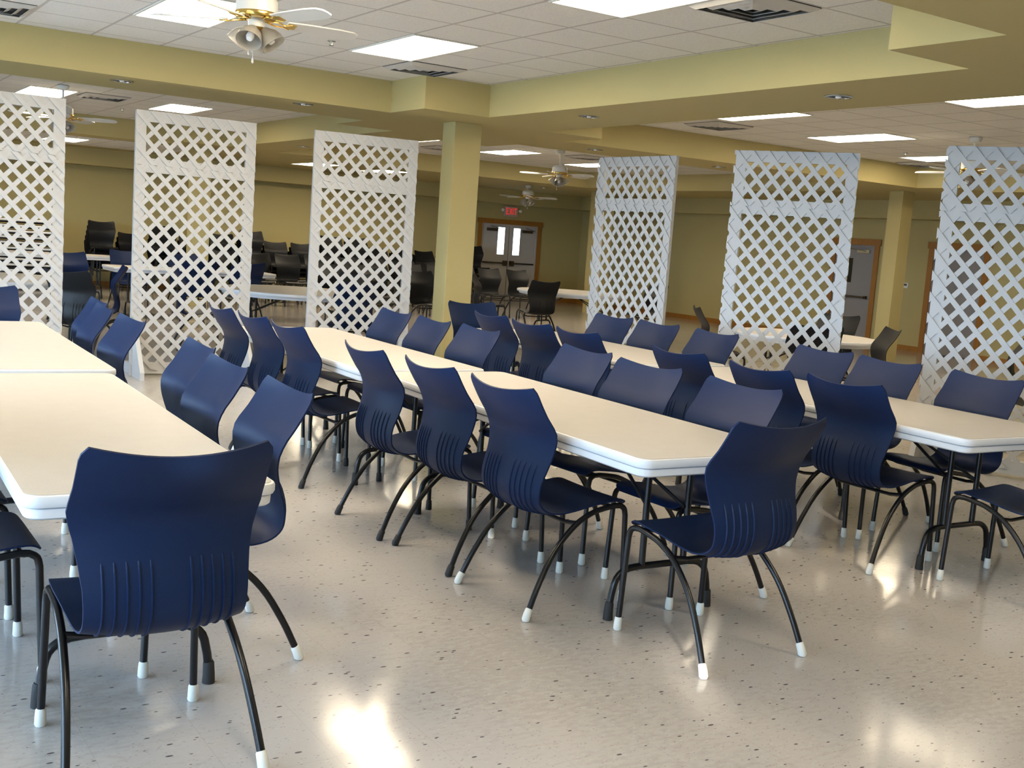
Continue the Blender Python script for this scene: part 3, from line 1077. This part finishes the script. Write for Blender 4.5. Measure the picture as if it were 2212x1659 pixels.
make_table(.82, 2.44, 'long beige table beyond the middle one, its far end by the third lattice screen', 3.13, 6.84, -.03, G)
make_table(.90, 2.60, 'long beige table on the right with a free near corner', 5.13, 4.42, -.04, G)
make_table(.82, 2.44, 'long beige table beyond the right one, its far end beside the column', 5.28, 7.03, -.04, G)

def make_round(label, x, y, r, rz):
    t = thing('round_table', label, 'table', (x, y, 0), rz, 'round tables behind the screens')
    ol = [(r*math.cos(2*PI*k/48), r*math.sin(2*PI*k/48)) for k in range(48)]
    bm = bmesh.new()
    slab(bm, ol, [(.004, .7050), (.0, .712), (.0, .730), (.003, .7365), (.010, .739)])
    obj('tabletop_edge', bm, m_edge, t, smooth=True)
    bm = bmesh.new(); slab(bm, ol, [(.0115, .7385), (.0115, .7405)]); obj('tabletop', bm, m_top, t)
    bm = bmesh.new(); slab(bm, [(a*.965, b*.965) for a, b in ol], [(.010, .672), (.0, .705)]); obj('apron', bm, m_edge, t, smooth=True)
    wishbone(t, -r+.38, 1); wishbone(t, r-.38, -1)
    return t
make_round('round beige table between the second and third lattice screens', 5.15, 12.65, .92, 0.9)
make_round('round beige table behind the fourth lattice screen, right of the column', 10.95, 15.05, .92, 0.4)
make_round('round beige table behind the fifth lattice screen', 9.08, 8.22, .76, 1.0)
make_round('round table whose edge shows right of the first lattice screen', 1.78, 13.15, .9, 0.2)
t3 = make_table(.80, 2.44, 'far long table behind the second lattice screen, nearer of two', 5.15, 16.9, PI/2, 'far long tables on the left')
make_table(.80, 2.44, 'far long table by the back wall, farther of two', 3.75, 20.6, PI/2, 'far long tables on the left')

# ------------------------------------------------------------------ lattice screens
def make_screen(x, y, ang, label, w=1.13, ext=0.0, ratio=1.06):
    """origin: middle of the base; local X along the screen, local -Y is the front"""
    t = thing('lattice_screen', label, 'room divider', (x, y, 0), ang, 'white lattice screens')
    H0, H1 = .06, 2.46
    hw = w/2
    pitch = .1435
    sw = .0195
    def clip_poly(poly, x0, x1, z0, z1):
        for ax, lim, sg_ in ((0, x0, 1), (0, x1, -1), (1, z0, 1), (1, z1, -1)):
            out = []
            for i in range(len(poly)):
                p, q = poly[i-1], poly[i]
                dp, dq = sg_*(p[ax]-lim), sg_*(q[ax]-lim)
                if (dp < 0) != (dq < 0):
                    t_ = dp/(dp-dq)
                    out.append((p[0]+(q[0]-p[0])*t_, p[1]+(q[1]-p[1])*t_))
                if dq >= 0:
                    out.append(q)
            poly = out
            if len(poly) < 3:
                return []
        return poly
    for (z0, z1, nm) in ((H0, 1.968, 'lower_lattice'), (1.970, H1, 'upper_lattice')):
        bm = bmesh.new()
        sx_ = sw*math.sqrt(1+1/ratio**2)
        for layer, slope in ((0, 1/ratio), (1, -1/ratio)):
            yb_ = -.0005-layer*.0065
            n0 = int((-hw-z1)/pitch)-2; n1 = int((hw+z1)/pitch)+2
            for k in range(n0, n1+1):
                c = k*pitch + (.03 if nm == 'upper_lattice' else 0)
                za, zb = z0-.1, z1+.1
                poly = [(c+slope*za-sx_, za), (c+slope*za+sx_, za), (c+slope*zb+sx_, zb), (c+slope*zb-sx_, zb)]
                poly = clip_poly(poly, -hw-ext, hw+ext, z0, z1)
                if not poly:
                    continue
                va = [bm.verts.new((x_, yb_, z_)) for x_, z_ in poly]
                vb = [bm.verts.new((x_, yb_-.006, z_)) for x_, z_ in poly]
                n = len(poly)
                for i in range(n):
                    bm.faces.new((va[i], va[(i+1) % n], vb[(i+1) % n], vb[i]))
                bm.faces.new(va[::-1]); bm.faces.new(vb)
        obj(nm, bm, m_lat, t)
    bm = bmesh.new()
    fwid = .095
    box(bm, -hw, -hw+fwid, .0, .038, .0, H1)
    box(bm, hw-fwid, hw, .0, .038, .0, H1)
    box(bm, -hw+fwid, hw-fwid, .0, .038, H1-.10, H1)
    box(bm, -hw+fwid, hw-fwid, .0, .038, .02, .125)
    box(bm, -hw+fwid, hw-fwid, .0, .038, 1.90, 2.03)
    obj('frame', bm, m_lat, t)
    for s in (-1, 1):
        bm = bmesh.new()
        xx = s*(hw-.04)
        prof = [(-.34, 0), (-.34, .07), (-.06, .42), (-.0145, .42), (-.0145, 0)]
        a = [bm.verts.new((xx-.02, py, pz)) for py, pz in prof]
        b = [bm.verts.new((xx+.02, py, pz)) for py, pz in prof]
        n = len(prof)
        for i in range(n):
            bm.faces.new((a[i], a[(i+1) % n], b[(i+1) % n], b[i]))
        bm.faces.new(a[::-1]); bm.faces.new(b)
        obj('foot', bm, m_lat, t)
        bm = bmesh.new()
        box(bm, xx-.02, xx+.02, .039, .34, 0, .10)
        obj('foot', bm, m_lat, t)
    return t
make_screen(1.50, 10.52, 0.0, 'first white lattice screen, cut by the left edge')
make_screen(3.27, 10.66, -.03, 'second white lattice screen from the left, between the left and middle tables')
make_screen(4.95, 10.50, -.16, 'third white lattice screen, just left of the column', 1.08)
def screen_between(p, q, label):
    a, b = Vector(p), Vector(q)
    m_ = (a+b)/2
    d = b-a
    make_screen(m_.x, m_.y, math.atan2(d.y, d.x), label, d.length, .012, 1.14)
screen_between((7.35, 9.78), (7.42, 8.62), 'fourth white lattice screen, first one right of the column, seen at a slant')
screen_between((7.20, 7.55), (7.72, 6.60), 'fifth white lattice screen, left of the grey doors')
screen_between((7.45, 5.52), (7.98, 4.50), 'sixth white lattice screen, cut by the right edge')

# ------------------------------------------------------------------ chairs and tables beyond the screens
gb = 'loose chairs behind the screens'
place(B_, 3.30, 15.95, -PI/2+.2, 'navy chair between the first two screens, beside the far long table', gb)
place(B_, 2.85, 12.75, PI*.95, 'blue chair between the first two screens facing the round table edge', gb)
place(K_, 2.45, 11.50, PI*.25, 'dark brownish chair just behind the gap of the first two screens', gb)
place(B_, 4.05, 12.9, -.15, 'chair showing its edge at the right side of the second screen', gb)
place(K_, 9.85, 14.45, PI*.45, 'dark chair before the far round table, right of the column, seen from behind', gb)
place(K_, 9.75, 15.75, -.3, 'dark chair left of the far round table, partly behind another chair', gb)
place(K_, 12.15, 14.6, PI, 'dark chair right of the far round table, behind the fourth screen', gb)
place(K_, 9.91, 8.66, PI+.25, 'dark chair behind the round table, right edge of the fifth screen', gb)
place(K_, 8.17, 7.35, .95, 'dark chair seen at the right edge of the fifth screen, nearer one', gb)
place(K_, 8.64, 7.12, PI*.81, 'brown-black chair seen side-on between the fifth and sixth screens', gb)
place(K_, 8.68, 9.08, -.60, 'dark chair showing its edge left of the fifth screen', gb)
place(K_, 9.50, 6.32, PI*.7, 'dark chair seen through the middle of the sixth lattice screen', gb)
place(K_, 9.05, 5.65, PI*.6, 'dark chair seen through the right of the sixth lattice screen', gb)
place(B_, 5.3, 11.45+.1, PI/2, 'chair seen low through the third lattice screen', gb)
place(K_, 6.15, 13.5, PI*1.2, 'chair right of the round table, seen through the third screen', gb)
place(B_, 4.9, 15.9, PI/2, 'dark chair, left one of two before the long table behind the second screen', gb)
place(B_, 5.6, 15.9, PI/2, 'dark chair, right one of two before the long table behind the second screen', gb)
place(B_, 4.5, 17.9, -PI/2, 'dark chair on the far side of the long table, above its left end', gb)
place(B_, 5.4, 17.9, -PI/2, 'dark chair on the far side of the long table, above its right half', gb)
place(K_, 7.75, 15.6, -PI*.4, 'dark chair with white-lit legs between the third screen and the column, left one', gb)
place(K_, 8.45, 15.4, -PI*.45, 'dark chair between the third screen and the column, right one', gb)
place(K_, 7.4, 16.7, -PI*.5, 'dark chair seen through the third screen, second line', gb)
place(K_, 8.3, 16.9, -PI*.5, 'dark chair farther behind the third screen and column', gb)
# lines of chairs set up before the back wall
gl = 'dark chairs lined up before the exit doors'
for r_, (yy, x_a, nn) in enumerate(((18.6, 9.9, 5), (20.0, 7.4, 8), (20.85, 7.1, 8))):
    for k in range(nn):
        place(K_, x_a+(.62 if r_ else .60)*k+rnd.uniform(-.03, .03), yy+rnd.uniform(-.05, .05), -PI/2+rnd.uniform(-.08, .08), 'dark chair in the line %s, %s from the left' % (['right of the middle column', 'behind the third screen', 'before the stacks at the back wall'][r_], ['first', 'second', 'third', 'fourth', 'fifth', 'sixth', 'seventh', 'eighth'][k]), gl)
# stacks of chairs along the back wall
gs = 'chairs in the tall stacks along the back wall'
ns = 0
xx_ = 5.15
while xx_ < 13.9:
    n_ = rnd.choice((3, 4, 5, 5))
    ja = rnd.uniform(-.06, .06)
    for k in range(n_):
        place(K_, xx_+.085*k*math.sin(ja), 22.78-.085*k*math.cos(ja), -PI/2+ja, 'dark chair stacked with others along the back wall behind the lattice screens', gs, z=.098*k)
    xx_ += .60

# stack of folded table tops at the far left
for k in range(13):
    t = thing('folded_table', 'white folded table in the tall flat stack right of the first lattice screen', 'table', (3.05+rnd.uniform(-.02, .02), 22.2+rnd.uniform(-.03, .03), .10*k), 0, 'stack of folded tables')
    bm = bmesh.new()
    slab(bm, rounded_rect(1.22, .38, .05), [(.004, .035), (0, .042), (0, .062), (.006, .069)])
    obj('tabletop', bm, m_edge, t, smooth=True)
    bm = bmesh.new()
    for s in (-1, 1):
        box(bm, -1.05, 1.05, s*.25-.015, s*.25+.015, 0, .035)
    obj('folded_leg', bm, m_tube, t)
